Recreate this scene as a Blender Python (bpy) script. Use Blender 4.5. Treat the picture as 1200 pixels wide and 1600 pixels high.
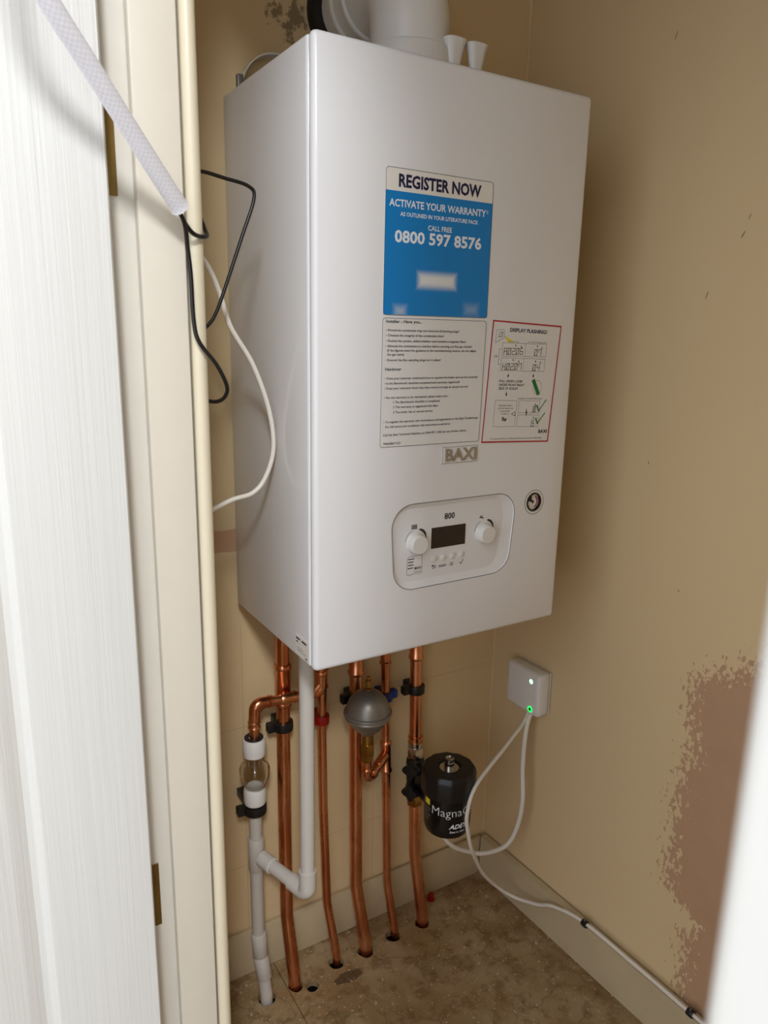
import bpy, bmesh, math, random
from mathutils import Vector, Matrix
random.seed(4)
PI = math.pi
for o in list(bpy.data.objects):
    bpy.data.objects.remove(o)
scene = bpy.context.scene
C = scene.collection

# ------------------------------------------------------------------ camera
cam_d = bpy.data.cameras.new('camera'); cam = bpy.data.objects.new('camera', cam_d); C.objects.link(cam)
YAW, PITCH, ROLL = -0.5489, -0.2371, 0.0197
fw = Vector((-math.sin(YAW)*math.cos(PITCH), math.cos(YAW)*math.cos(PITCH), math.sin(PITCH)))
rt = Vector((math.cos(YAW), math.sin(YAW), 0)); up = rt.cross(fw)
rr = math.cos(ROLL)*rt + math.sin(ROLL)*up
uu = -math.sin(ROLL)*rt + math.cos(ROLL)*up
cam.matrix_world = Matrix(((rr.x, uu.x, -fw.x, -0.3667), (rr.y, uu.y, -fw.y, -0.7533), (rr.z, uu.z, -fw.z, 1.1018), (0, 0, 0, 1)))
cam_d.sensor_fit = 'VERTICAL'; cam_d.sensor_height = 36.0; cam_d.sensor_width = 27.0
cam_d.lens = 1160.2/1600*36.0
cam_d.clip_start = 0.01
cam_d.dof.use_dof = True; cam_d.dof.focus_distance = 0.95; cam_d.dof.aperture_fstop = 10.5
scene.camera = cam

# ------------------------------------------------------------------ light
world = bpy.data.worlds.new('hall_daylight'); scene.world = world; world.use_nodes = True
bg = world.node_tree.nodes['Background']; bg.inputs[0].default_value = (0.955, 1.0, 1.10, 1); bg.inputs[1].default_value = 1.70
ld = bpy.data.lights.new('hall_ceiling_lamp', 'POINT'); ld.energy = 150; ld.shadow_soft_size = 0.17; ld.color = (0.97, 1.0, 1.06)
lo = bpy.data.objects.new('hall_ceiling_lamp', ld); lo.location = (-0.9, -2.0, 2.48); C.objects.link(lo)
vs = scene.view_settings
vs.view_transform = 'Standard'; vs.look = 'None'; vs.gamma = 1.0; vs.exposure = 0.0; vs.use_curve_mapping = False

# ------------------------------------------------------------------ material helpers
def srgb(r, g, b):
    f = lambda c: (c/255/12.92) if c/255 <= 0.04045 else ((c/255+0.055)/1.055)**2.4
    return (f(r), f(g), f(b), 1)
def new_mat(name):
    m = bpy.data.materials.new(name); m.use_nodes = True
    return m, m.node_tree, m.node_tree.nodes['Principled BSDF']
def N(nt, t, **kw):
    n = nt.nodes.new(t)
    for k, v in kw.items(): setattr(n, k, v)
    return n
def val(nt, op, a, b=None, c=None, clamp=False):
    n = N(nt, 'ShaderNodeMath', operation=op, use_clamp=clamp)
    for i, x in enumerate((a, b, c)):
        if x is None: continue
        if isinstance(x, (int, float)): n.inputs[i].default_value = x
        else: nt.links.new(x, n.inputs[i])
    return n.outputs[0]
def mixc(nt, fac, a, b):
    n = N(nt, 'ShaderNodeMix', data_type='RGBA')
    for i, x in ((0, fac), (6, a), (7, b)):
        if isinstance(x, (int, float, tuple)): n.inputs[i].default_value = x
        else: nt.links.new(x, n.inputs[i])
    return n.outputs[2]
def smooth(nt, x, lo, hi):
    n = N(nt, 'ShaderNodeMapRange', interpolation_type='SMOOTHSTEP')
    nt.links.new(x, n.inputs[0]); n.inputs[1].default_value = lo; n.inputs[2].default_value = hi
    return n.outputs[0]
def pos(nt):
    g = N(nt, 'ShaderNodeNewGeometry'); s = N(nt, 'ShaderNodeSeparateXYZ'); nt.links.new(g.outputs['Position'], s.inputs[0])
    return g.outputs['Position'], s.outputs
def noise(nt, vec, scale, detail=3, rough=0.55, stretch=None):
    if stretch:
        mp = N(nt, 'ShaderNodeMapping'); mp.inputs['Scale'].default_value = stretch; nt.links.new(vec, mp.inputs[0]); vec = mp.outputs[0]
    n = N(nt, 'ShaderNodeTexNoise'); n.inputs['Scale'].default_value = scale; n.inputs['Detail'].default_value = detail; n.inputs['Roughness'].default_value = rough
    nt.links.new(vec, n.inputs['Vector']); return n.outputs['Fac']
def bump(nt, bsdf, h, strength=0.3, dist=0.002):
    b = N(nt, 'ShaderNodeBump'); b.inputs['Strength'].default_value = strength; b.inputs['Distance'].default_value = dist
    nt.links.new(h, b.inputs['Height']); nt.links.new(b.outputs[0], bsdf.inputs['Normal'])
def plain(name, col, rough=0.5, metal=0.0, var=0.05, spec=0.5, coat=0.0, nscale=40, bstr=0.0):
    m, nt, b = new_mat(name)
    p, s = pos(nt)
    n = noise(nt, p, nscale)
    dark = tuple(c*(1-var*2) for c in col[:3])+(1,)
    nt.links.new(mixc(nt, n, dark, col), b.inputs['Base Color'])
    b.inputs['Roughness'].default_value = rough; b.inputs['Metallic'].default_value = metal
    b.inputs['Specular IOR Level'].default_value = spec; b.inputs['Coat Weight'].default_value = coat
    if bstr: bump(nt, b, n, bstr, 0.001)
    return m

MAT = {}
WALLC = srgb(222, 197, 152)
BARE = srgb(194, 156, 122)

def wall_mat(name, kind):
    m, nt, b = new_mat(name)
    p, s = pos(nt)
    x, y, z = s[0], s[1], s[2]
    soft = noise(nt, p, 3.0, 4); fine = noise(nt, p, 90, 3)
    col = mixc(nt, soft, tuple(c*0.92 for c in WALLC[:3])+(1,), WALLC)
    h = fine
    if kind == 'right':
        # edge where the paint stops and bare plaster begins
        fc = N(nt, 'ShaderNodeFloatCurve')
        cur = fc.mapping.curves[0]
        pts = [(0.0, -.19), (0.091, -.1744), (0.1724, -.168), (0.205, -.172), (0.2323, -.188), (0.258, -.128), (0.3742, -.1252), (0.4666, -.1296), (0.528, -.142), (0.565, -.126), (0.62, -.132), (0.8, -.17)]
        for i, (zz, yy) in enumerate(pts):
            if i < 2: pt = cur.points[i]; pt.location = (zz, yy+0.5)
            else: pt = cur.points.new(zz, yy+0.5)
            pt.handle_type = 'VECTOR'
        fc.mapping.update()
        nt.links.new(z, fc.inputs['Value'])
        yb = val(nt, 'SUBTRACT', fc.outputs[0], 0.5)
        n1 = noise(nt, p, 130, 4, 0.62, (1, 1.3, 0.75)); n2 = noise(nt, p, 22, 3)
        d = val(nt, 'SUBTRACT', yb, y)
        wob = val(nt, 'MULTIPLY', val(nt, 'SUBTRACT', n1, 0.5), 0.19)
        wob = val(nt, 'ADD', wob, val(nt, 'MULTIPLY', val(nt, 'SUBTRACT', n2, 0.5), 0.022))
        zt = val(nt, 'SUBTRACT', val(nt, 'ADD', val(nt, 'MULTIPLY', val(nt, 'SUBTRACT', -.1385, y), .68), .617), z)
        dd = val(nt, 'MINIMUM', val(nt, 'SUBTRACT', d, 0.006), val(nt, 'MULTIPLY', zt, 0.9))
        mask = smooth(nt, val(nt, 'ADD', dd, wob), 0.0, 0.0022)
        barec = mixc(nt, n2, tuple(c*0.85 for c in BARE[:3])+(1,), BARE)
        col = mixc(nt, mask, col, barec)
        sc = None
        for (sy, sz, ry, rz, tl) in ((-.133, 1.2540, .0010, .0035, .4), (-.127, 1.2330, .0012, .0045, .5), (-.085, 1.1590, .0010, .0050, .3), (.006, 1.4980, .0010, .0055, .3), (-.095, .7400, .0014, .0014, 0), (-.020, .9200, .0009, .0030, -.3)):
            ya = val(nt, 'SUBTRACT', y, sy); za = val(nt, 'SUBTRACT', z, sz); ya = val(nt, 'ADD', ya, val(nt, 'MULTIPLY', za, tl))
            ya = val(nt, 'DIVIDE', ya, ry); za = val(nt, 'DIVIDE', za, rz)
            e = val(nt, 'LESS_THAN', val(nt, 'ADD', val(nt, 'MULTIPLY', ya, ya), val(nt, 'MULTIPLY', za, za)), 1.0)
            sc = e if sc is None else val(nt, 'MAXIMUM', sc, e)
        col = mixc(nt, val(nt, 'MULTIPLY', sc, val(nt, 'MULTIPLY', fine, 1.2)), col, srgb(96, 74, 46))
        h = val(nt, 'SUBTRACT', val(nt, 'MULTIPLY', fine, 0.08), val(nt, 'MULTIPLY', mask, 1.0))
    if kind == 'back':
        n1 = noise(nt, p, 60, 5, 0.7); n2 = noise(nt, p, 14, 3)
        # bare strip left of the boiler
        dz = val(nt, 'ABSOLUTE', val(nt, 'SUBTRACT', z, 0.7905))
        wv = val(nt, 'MULTIPLY', val(nt, 'SUBTRACT', n2, 0.5), 0.012)
        strip = val(nt, 'MULTIPLY', smooth(nt, val(nt, 'ADD', val(nt, 'SUBTRACT', 0.0185, dz), wv), 0, 0.001), val(nt, 'LESS_THAN', x, 0.02))
        col = mixc(nt, strip, col, BARE)
        # mildew spots by the flue
        ex = val(nt, 'DIVIDE', val(nt, 'SUBTRACT', x, 0.118), 0.050); ez = val(nt, 'DIVIDE', val(nt, 'SUBTRACT', z, 1.515), 0.032)
        rad = val(nt, 'SQRT', val(nt, 'ADD', val(nt, 'MULTIPLY', ex, ex), val(nt, 'MULTIPLY', ez, ez)))
        spots = smooth(nt, val(nt, 'SUBTRACT', val(nt, 'ADD', n1, val(nt, 'MULTIPLY', val(nt, 'SUBTRACT', n2, 0.5), 0.5)), val(nt, 'MULTIPLY', rad, 0.22)), 0.36, 0.46)
        spots = val(nt, 'MULTIPLY', spots, smooth(nt, val(nt, 'SUBTRACT', 1.35, rad), 0, 0.3))
        col = mixc(nt, val(nt, 'MULTIPLY', spots, 0.65), col, srgb(70, 52, 34))
        # painted-over board joints
        def line(c, at, w=0.0008): return val(nt, 'LESS_THAN', val(nt, 'ABSOLUTE', val(nt, 'SUBTRACT', c, at)), w)
        ln = val(nt, 'MAXIMUM', line(z, 0.4735), line(z, 0.2134))
        ln = val(nt, 'MAXIMUM', ln, val(nt, 'MULTIPLY', line(x, 0.0135), val(nt, 'LESS_THAN', z, 0.65)))
        ln = val(nt, 'MAXIMUM', ln, val(nt, 'MULTIPLY', line(x, 0.262), val(nt, 'LESS_THAN', z, 0.47)))
        col = mixc(nt, val(nt, 'MULTIPLY', ln, 0.2), col, srgb(120, 98, 66))
        h = val(nt, 'SUBTRACT', val(nt, 'MULTIPLY', fine, 0.1), val(nt, 'MULTIPLY', ln, 0.8))
    nt.links.new(col, b.inputs['Base Color'])
    b.inputs['Roughness'].default_value = 0.62; b.inputs['Specular IOR Level'].default_value = 0.3
    bump(nt, b, h, 0.35, 0.0012)
    return m
MAT['wall_right'] = wall_mat('cream_wall_flaked', 'right')
MAT['wall_back'] = wall_mat('cream_wall_mildewed', 'back')
MAT['wall'] = wall_mat('cream_wall', 'plain')

def floor_mat():
    m, nt, b = new_mat('stained_concrete')
    p, s = pos(nt)
    big = noise(nt, p, 9, 5, 0.6); mid = noise(nt, p, 34, 5, 0.65); fine = noise(nt, p, 260, 3); sp = noise(nt, p, 120, 2)
    col = mixc(nt, smooth(nt, big, 0.35, 0.65), srgb(146, 118, 78), srgb(170, 148, 112))
    col = mixc(nt, val(nt, 'MULTIPLY', smooth(nt, mid, 0.48, 0.64), 0.72), col, srgb(122, 92, 54))
    # old wet rings
    ring = val(nt, 'ABSOLUTE', val(nt, 'SUBTRACT', noise(nt, p, 7.5, 3), 0.53))
    col = mixc(nt, val(nt, 'MULTIPLY', smooth(nt, val(nt, 'SUBTRACT', 0.022, ring), 0, 0.03), 0.42), col, srgb(88, 64, 36))
    # puddle stain in front of the pipes
    ex = val(nt, 'DIVIDE', val(nt, 'SUBTRACT', s[0], 0.158), 0.028); ey = val(nt, 'DIVIDE', val(nt, 'SUBTRACT', s[1], 0.190), 0.013)
    rad = val(nt, 'ADD', val(nt, 'SQRT', val(nt, 'ADD', val(nt, 'MULTIPLY', ex, ex), val(nt, 'MULTIPLY', ey, ey))), val(nt, 'MULTIPLY', val(nt, 'SUBTRACT', mid, 0.5), 1.6))
    col = mixc(nt, val(nt, 'MULTIPLY', smooth(nt, val(nt, 'SUBTRACT', 1.0, rad), 0, 0.25), 0.75), col, srgb(66, 46, 22))
    col = mixc(nt, smooth(nt, fine, 0.64, 0.72), col, srgb(205, 195, 172))
    col = mixc(nt, val(nt, 'MULTIPLY', smooth(nt, sp, 0.66, 0.71), 0.8), col, srgb(206, 198, 178))
    nt.links.new(col, b.inputs['Base Color']); b.inputs['Roughness'].default_value = 0.72
    bump(nt, b, val(nt, 'ADD', mid, val(nt, 'MULTIPLY', fine, 0.5)), 0.35, 0.0015)
    return m
MAT['floor'] = floor_mat()

def door_mat():
    m, nt, b = new_mat('white_woodgrain')
    p, s = pos(nt)
    g1 = noise(nt, p, 1.0, 4, 0.6, (420, 420, 5)); g2 = noise(nt, p, 1.0, 3, 0.5, (130, 130, 2.5))
    g = val(nt, 'ADD', val(nt, 'MULTIPLY', g1, 0.6), val(nt, 'MULTIPLY', g2, 0.5))
    nt.links.new(mixc(nt, g, srgb(206, 204, 196), srgb(222, 221, 214)), b.inputs['Base Color'])
    b.inputs['Roughness'].default_value = 0.42
    bump(nt, b, g, 0.55, 0.0012)
    return m
MAT['door'] = door_mat()
MAT['jamb'] = plain('white_gloss_jamb', srgb(228, 223, 210), 0.4, var=0.03)
MAT['stop'] = plain('offwhite_stop', srgb(226, 218, 200), 0.42, var=0.03)
MAT['bead'] = plain('cream_bead', srgb(226, 215, 186), 0.38, var=0.03)
MAT['skirt'] = plain('cream_skirting', srgb(204, 186, 150), 0.45, var=0.10, nscale=18)
MAT['near'] = plain('white_architrave', srgb(216, 214, 206), 0.45, var=0.02)
MAT['case'] = plain('boiler_white', srgb(232, 232, 231), 0.13, var=0.012, nscale=5, spec=0.5)
MAT['white_plastic'] = plain('white_plastic', srgb(230, 228, 222), 0.35, var=0.02)
MAT['grey_metal'] = plain('grey_steel', srgb(120, 120, 118), 0.4, 0.6)
MAT['pipe_white'] = plain('overflow_pipe_white', srgb(216, 212, 203), 0.33, var=0.04, nscale=25)
MAT['waste_white'] = plain('waste_pipe_white', srgb(200, 194, 184), 0.36, var=0.07, nscale=25)
MAT['black_rubber'] = plain('black_rubber', srgb(24, 22, 21), 0.55, var=0.1)
MAT['black_plastic'] = plain('black_plastic', srgb(22, 22, 24), 0.38, var=0.1)
MAT['black_gloss'] = plain('black_gloss', srgb(14, 14, 18), 0.18, var=0.1)
MAT['black_cable'] = plain('black_cable', srgb(20, 18, 17), 0.35, var=0.1)
MAT['white_cable'] = plain('white_cable', srgb(232, 226, 214), 0.4, var=0.03)
MAT['brass'] = plain('brass', srgb(190, 150, 84), 0.28, 1.0, var=0.12)
MAT['old_brass'] = plain('old_brass', srgb(150, 122, 66), 0.42, 0.8, var=0.2, nscale=60)
MAT['chrome'] = plain('chrome', srgb(200, 198, 194), 0.2, 1.0)
MAT['red_plastic'] = plain('red_plastic', srgb(160, 22, 20), 0.4, var=0.1)
MAT['blue_plastic'] = plain('blue_plastic', srgb(20, 60, 150), 0.4, var=0.1)
MAT['ink'] = plain('black_ink', srgb(34, 32, 34), 0.5, var=0)
MAT['grey_ink'] = plain('grey_ink', srgb(96, 92, 86), 0.5, var=0)
MAT['navy_ink'] = plain('navy_ink', srgb(18, 18, 66), 0.5, var=0)
MAT['white_ink'] = plain('white_ink', srgb(232, 240, 244), 0.5, var=0)
MAT['red_ink'] = plain('red_ink', srgb(176, 22, 34), 0.45, var=0)
MAT['green_ink'] = plain('green_ink', srgb(28, 120, 52), 0.5, var=0)
MAT['yellow_ink'] = plain('yellow_ink', srgb(236, 222, 60), 0.5, var=0)
MAT['paper'] = plain('label_paper', srgb(234, 231, 222), 0.35, var=0.01)
MAT['clear_print'] = plain('sticker_film', srgb(230, 229, 225), 0.25, var=0.01)
MAT['lcd'] = plain('lcd_glass', srgb(52, 48, 40), 0.2, var=0.1)
MAT['dark'] = plain('void_shade_black', srgb(18, 14, 10), 0.95)  # near-black base colour carries the shade inside the pipe holes
MAT['badge_metal'] = plain('badge_silver', srgb(186, 180, 168), 0.32, 0.7)
MAT['vessel'] = plain('vessel_grey', srgb(146, 141, 132), 0.40, 0.55, var=0.1, nscale=30)

def copper_mat():
    m, nt, b = new_mat('copper')
    p, s = pos(nt)
    a = noise(nt, p, 26, 4, 0.6, (1, 1, 0.35)); f = noise(nt, p, 220, 3, 0.6, (1, 1, 0.2))
    col = mixc(nt, smooth(nt, a, 0.36, 0.66), srgb(214, 138, 98), srgb(238, 172, 132))
    col = mixc(nt, val(nt, 'MULTIPLY', smooth(nt, f, 0.62, 0.74), 0.4), col, srgb(160, 88, 58))
    nt.links.new(col, b.inputs['Base Color']); b.inputs['Metallic'].default_value = 1.0
    nt.links.new(val(nt, 'ADD', val(nt, 'MULTIPLY', a, 0.22), 0.16), b.inputs['Roughness'])
    return m
MAT['copper'] = copper_mat()
def blue_mat():
    # printed blue field with a washed-out white panel and two pale spots
    m, nt, b = new_mat('blue_print')
    p, s = pos(nt)
    x, z = s[0], s[2]
    def spot(cx, cz, hx, hz, soft):
        dx = val(nt, 'SUBTRACT', val(nt, 'ABSOLUTE', val(nt, 'SUBTRACT', x, cx)), hx); dz = val(nt, 'SUBTRACT', val(nt, 'ABSOLUTE', val(nt, 'SUBTRACT', z, cz)), hz)
        d = val(nt, 'MAXIMUM', dx, dz)
        return smooth(nt, val(nt, 'MULTIPLY', d, -1.0), -soft, soft)
    k = spot(0.161, 1.162, 0.026, 0.0075, 0.0055)
    k = val(nt, 'MAXIMUM', k, val(nt, 'MULTIPLY', spot(0.110, 1.1265, 0.006, 0.004, 0.007), 0.6))
    k = val(nt, 'MAXIMUM', k, val(nt, 'MULTIPLY', spot(0.213, 1.131, 0.008, 0.004, 0.008), 0.35))
    nt.links.new(mixc(nt, k, srgb(0, 128, 200), srgb(225, 228, 226)), b.inputs['Base Color'])
    b.inputs['Roughness'].default_value = 0.3
    return m
MAT['blue'] = blue_mat()
def sleeve_mat():
    m, nt, b = new_mat('white_braid')
    tc = N(nt, 'ShaderNodeTexCoord')
    sp = N(nt, 'ShaderNodeSeparateXYZ'); nt.links.new(tc.outputs['UV'], sp.inputs[0])
    u, v = sp.outputs[0], sp.outputs[1]
    a = val(nt, 'SINE', val(nt, 'MULTIPLY', val(nt, 'ADD', u, v), PI*2)); c = val(nt, 'SINE', val(nt, 'MULTIPLY', val(nt, 'SUBTRACT', u, v), PI*2))
    h = val(nt, 'ADD', val(nt, 'MULTIPLY', val(nt, 'ADD', a, c), 0.25), 0.5)
    nt.links.new(mixc(nt, h, srgb(232, 232, 240), srgb(252, 252, 255)), b.inputs['Base Color'])
    b.inputs['Roughness'].default_value = 0.6
    bump(nt, b, h, 0.2, 0.0004)
    return m
MAT['sleeve'] = sleeve_mat()
def clear_mat():
    m, nt, b = new_mat('clear_plastic')
    p, s = pos(nt)
    nt.links.new(mixc(nt, noise(nt, p, 30), srgb(235, 232, 226), srgb(245, 244, 240)), b.inputs['Base Color'])
    b.inputs['Transmission Weight'].default_value = 1.0; b.inputs['Roughness'].default_value = 0.06; b.inputs['IOR'].default_value = 1.35
    return m
MAT['clear'] = clear_mat()
def emit_mat(name, col, st):
    m, nt, b = new_mat(name)
    b.inputs['Base Color'].default_value = col; b.inputs['Emission Color'].default_value = col; b.inputs['Emission Strength'].default_value = st
    return m
MAT['led_white'] = emit_mat('led_pale_green', srgb(170, 255, 200), 2.2)
MAT['led_green'] = emit_mat('led_green', srgb(20, 235, 90), 1.6)

# ------------------------------------------------------------------ mesh helpers
class MB:
    def __init__(s): s.v = []; s.f = []; s.uv = None
    def add(s, v, f):
        n = len(s.v); s.v += [tuple(p) for p in v]; s.f += [tuple(i+n for i in q) for q in f]; return s
    def box(s, x0, x1, y0, y1, z0, z1, r=0.0, seg=2):
        v = [(x, y, z) for x in (x0, x1) for y in (y0, y1) for z in (z0, z1)]
        f = [(0, 1, 3, 2), (4, 6, 7, 5), (0, 4, 5, 1), (2, 3, 7, 6), (0, 2, 6, 4), (1, 5, 7, 3)]
        if r <= 0: return s.add(v, f)
        bm = bmesh.new(); bv = [bm.verts.new(p) for p in v]
        for q in f: bm.faces.new([bv[i] for i in q])
        bmesh.ops.bevel(bm, geom=list(bm.edges), offset=r, segments=seg, profile=0.5, affect='EDGES')
        bm.verts.index_update()
        s.add([p.co[:] for p in bm.verts], [[p.index for p in q.verts] for q in bm.faces]); bm.free(); return s
    def tube(s, path, r, n=14, caps=True):
        P = [Vector(p) for p in path]; R = r if isinstance(r, (list, tuple)) else [r]*len(P)
        t0 = (P[1]-P[0]).normalized(); a = Vector((0, 0, 1)) if abs(t0.z) < 0.9 else Vector((1, 0, 0))
        nrm = t0.cross(a).normalized(); base = len(s.v); prev = t0
        for i, p in enumerate(P):
            t = ((P[min(i+1, len(P)-1)]-p).normalized() + (p-P[max(i-1, 0)]).normalized())
            t = t.normalized() if t.length > 1e-9 else prev
            nrm = (nrm - t*nrm.dot(t)).normalized(); b = t.cross(nrm)
            for k in range(n):
                q = p + (nrm*math.cos(2*PI*k/n) + b*math.sin(2*PI*k/n))*R[i]; s.v.append(q[:])
            prev = t
        for i in range(len(P)-1):
            for k in range(n):
                s.f.append((base+i*n+k, base+i*n+(k+1) % n, base+(i+1)*n+(k+1) % n, base+(i+1)*n+k))
        if caps:
            s.f.append(tuple(base+k for k in range(n))[::-1]); s.f.append(tuple(base+(len(P)-1)*n+k for k in range(n)))
        return s
    def lathe(s, prof, o, axis=(0, 0, 1), n=28, lobes=0, amp=0.0, ring=False):
        if ring: prof = list(prof)+[prof[0]]
        ax = Vector(axis).normalized(); a = Vector((1, 0, 0)) if abs(ax.x) < 0.9 else Vector((0, 1, 0))
        e1 = (a - ax*a.dot(ax)).normalized(); e2 = ax.cross(e1); o = Vector(o); base = len(s.v)
        for (r, h) in prof:
            for k in range(n):
                t = 2*PI*k/n; rr_ = r*(1+amp*math.cos(lobes*t)) if lobes else r
                s.v.append((o + ax*h + (e1*math.cos(t)+e2*math.sin(t))*max(rr_, 1e-5))[:])
        for i in range(len(prof)-1):
            for k in range(n):
                s.f.append((base+i*n+k, base+i*n+(k+1) % n, base+(i+1)*n+(k+1) % n, base+(i+1)*n+k))
        if not ring: s.f.append(tuple(base+k for k in range(n))[::-1]); s.f.append(tuple(base+(len(prof)-1)*n+k for k in range(n)))
        return s
    def cyl(s, o, axis, r, h, n=24): return s.lathe([(r, 0), (r, h)], o, axis, n)
    def hexnut(s, o, axis, r, h): return s.lathe([(r*0.94, 0), (r, h*0.08), (r, h*0.92), (r*0.94, h)], o, axis, 6)
    def prism(s, poly, mp, d0, d1):
        n = len(poly); s.add([mp(u, v, d0) for u, v in poly]+[mp(u, v, d1) for u, v in poly],
              [tuple(range(n))[::-1], tuple(range(n, 2*n))]+[(i, (i+1) % n, n+(i+1) % n, n+i) for i in range(n)]); return s
    def poly(s, pts): return s.add(pts, [tuple(range(len(pts)))])
    def band(s, A, B, closed=True):
        n = len(A); m = n if closed else n-1
        return s.add(list(A)+list(B), [(i, (i+1) % n, n+(i+1) % n, n+i) for i in range(m)])
    def stroke(s, pts, w, mp, d, closed=False):
        # a flat ink line of width w
        if closed: pts = list(pts)+[pts[0]]
        for (a, b) in zip(pts[:-1], pts[1:]):
            dx, dy = b[0]-a[0], b[1]-a[1]; L = math.hypot(dx, dy) or 1e-9; nx, ny = -dy/L*w/2, dx/L*w/2; ex, ey = dx/L*w/2, dy/L*w/2
            s.poly([mp(a[0]-ex+nx, a[1]-ey+ny, d), mp(a[0]-ex-nx, a[1]-ey-ny, d), mp(b[0]+ex-nx, b[1]+ey-ny, d), mp(b[0]+ex+nx, b[1]+ey+ny, d)])
        return s

def fillet(pts, r, seg=8):
    P = [Vector(p) for p in pts]; out = [P[0]]
    R = r if isinstance(r, (list, tuple)) else [r]*(len(P)-2)
    for i in range(1, len(P)-1):
        a = (P[i-1]-P[i]); b = (P[i+1]-P[i]); la, lb = a.length, b.length; a.normalize(); b.normalize()
        ang = a.angle(b)
        if ang > PI-0.01: out.append(P[i]); continue
        d = min(R[i-1]/math.tan(ang/2), la*0.49, lb*0.49)
        rad = d*math.tan(ang/2)
        c = P[i] + (a+b).normalized()*(rad/math.sin(ang/2))
        u = (P[i]+a*d)-c; w = (P[i]+b*d)-c
        tot = u.angle(w)
        for k in range(seg+1):
            t = k/seg
            out.append(c + (u*math.sin((1-t)*tot) + w*math.sin(t*tot))/math.sin(tot))
    out.append(P[-1]); return out
def spline(pts, n=8):
    P = [Vector(p) for p in pts]; P = [P[0]*2-P[1]] + P + [P[-1]*2-P[-2]]; out = []
    for i in range(1, len(P)-2):
        for k in range(n):
            t = k/n
            out.append(0.5*((2*P[i]) + (P[i+1]-P[i-1])*t + (2*P[i-1]-5*P[i]+4*P[i+1]-P[i+2])*t*t + (3*P[i]-P[i-1]-3*P[i+1]+P[i+2])*t**3))
    out.append(P[-2]); return out

def finish(me, sm):
    if sm:
        me.polygons.foreach_set('use_smooth', [True]*len(me.polygons)); me.set_sharp_from_angle(angle=math.radians(sm))
    me.update()
def obj(name, mb, mat, parent=None, sm=35):
    """Link one mesh. Coordinates come in world space; the origin goes to the base of the mesh."""
    me = bpy.data.meshes.new(name)
    lo_ = [min(v[i] for v in mb.v) for i in range(3)]; hi_ = [max(v[i] for v in mb.v) for i in range(3)]
    org = Vector(((lo_[0]+hi_[0])/2, (lo_[1]+hi_[1])/2, lo_[2]))
    me.from_pydata([(v[0]-org.x, v[1]-org.y, v[2]-org.z) for v in mb.v], [], mb.f)
    bm = bmesh.new(); bm.from_mesh(me)
    if sm: bmesh.ops.recalc_face_normals(bm, faces=list(bm.faces))
    bm.to_mesh(me); bm.free()
    finish(me, sm)
    me.materials.append(MAT[mat])
    o = bpy.data.objects.new(name, me); C.objects.link(o)
    o['_w'] = list(org)
    o.location = org
    if parent is not None:
        o.parent = parent; o.location = org - Vector(parent['_w'])
    return o
def thing(name, label, cat, loc, group=None):
    o = bpy.data.objects.new(name, None); C.objects.link(o); o.location = loc; o['_w'] = list(loc); o.empty_display_size = 0.02
    o['label'] = label; o['category'] = cat
    if group: o['group'] = group
    return o
def tag(o, label, cat=None, group=None):
    o['label'] = label
    if cat: o['category'] = cat
    if group: o['group'] = group
    return o
def struct(o): o['kind'] = 'structure'; return o

# flat text -> list of polygons in (u, v)
_tc = {}
def glyphs(s, bold):
    key = (s, bold)
    if key not in _tc:
        cu = bpy.data.curves.new('t', 'FONT'); cu.body = s; cu.size = 1.0; cu.resolution_u = 2; cu.offset = bold; cu.fill_mode = 'FRONT'
        ob = bpy.data.objects.new('t', cu); me = bpy.data.meshes.new_from_object(ob)
        _tc[key] = ([v.co[:2] for v in me.vertices], [tuple(p.vertices) for p in me.polygons])
        bpy.data.objects.remove(ob); bpy.data.curves.remove(cu); bpy.data.meshes.remove(me)
    return _tc[key]
CAP = 0.0
def cap_height():
    global CAP
    if not CAP: v, f = glyphs('H', 0.0); CAP = max(p[1] for p in v)
    return CAP
def text(mb, s, x0, z0, h, x1, mp, d, bold=0.0, rot=0.0, depth=None, slant=0.0):
    """s from x0 to x1 on baseline z0, capitals h tall"""
    v, f = glyphs(s, bold); a = min(p[0] for p in v); b = max(p[0] for p in v)
    sx = (x1-x0)/(b-a); sy = h/cap_height(); c, sn = math.cos(rot), math.sin(rot)
    def m(p, dd):
        u = (p[0]-a)*sx + slant*p[1]*sy; w = p[1]*sy
        return mp(x0+u*c-w*sn, z0+u*sn+w*c, dd)
    mb.add([m(p, d) for p in v], f)
    if depth:
        mb.add([m(p, d+depth) for p in v], f)
        from collections import Counter
        cnt = Counter(tuple(sorted((q[i], q[(i+1) % len(q)]))) for q in f for i in range(len(q)))
        for q in f:
            for i in range(len(q)):
                e = (q[i], q[(i+1) % len(q)])
                if cnt[tuple(sorted(e))] == 1: mb.add([m(v[e[0]], d), m(v[e[1]], d), m(v[e[1]], d+depth), m(v[e[0]], d+depth)], [(0, 1, 2, 3)])
    return mb
FRONT = lambda u, v, d: (u, -d, v)          # on the boiler front, d = proud of the face
def rpoly(corners, r, seg=8):
    n = len(corners); out = []
    for i in range(n):
        p0, p, p1 = Vector(corners[i-1]), Vector(corners[i]), Vector(corners[(i+1) % n])
        f_ = fillet([(p0+p)/2*1.0, p, (p+p1)/2*1.0], r, seg) if False else None
        a = (p0-p).normalized(); b = (p1-p).normalized(); ang = a.angle(b); d = r/math.tan(ang/2)
        c = p + (a+b).normalized()*(r/math.sin(ang/2)); u = p+a*d-c; w = p+b*d-c; tot = u.angle(w)
        for k in range(seg+1):
            t = k/seg; q = c + (u*math.sin((1-t)*tot)+w*math.sin(t*tot))/math.sin(tot); out.append((q.x, q.y))
    return out
def rect(x0, x1, z0, z1): return [(x0, z0), (x1, z0), (x1, z1), (x0, z1)]

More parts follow.
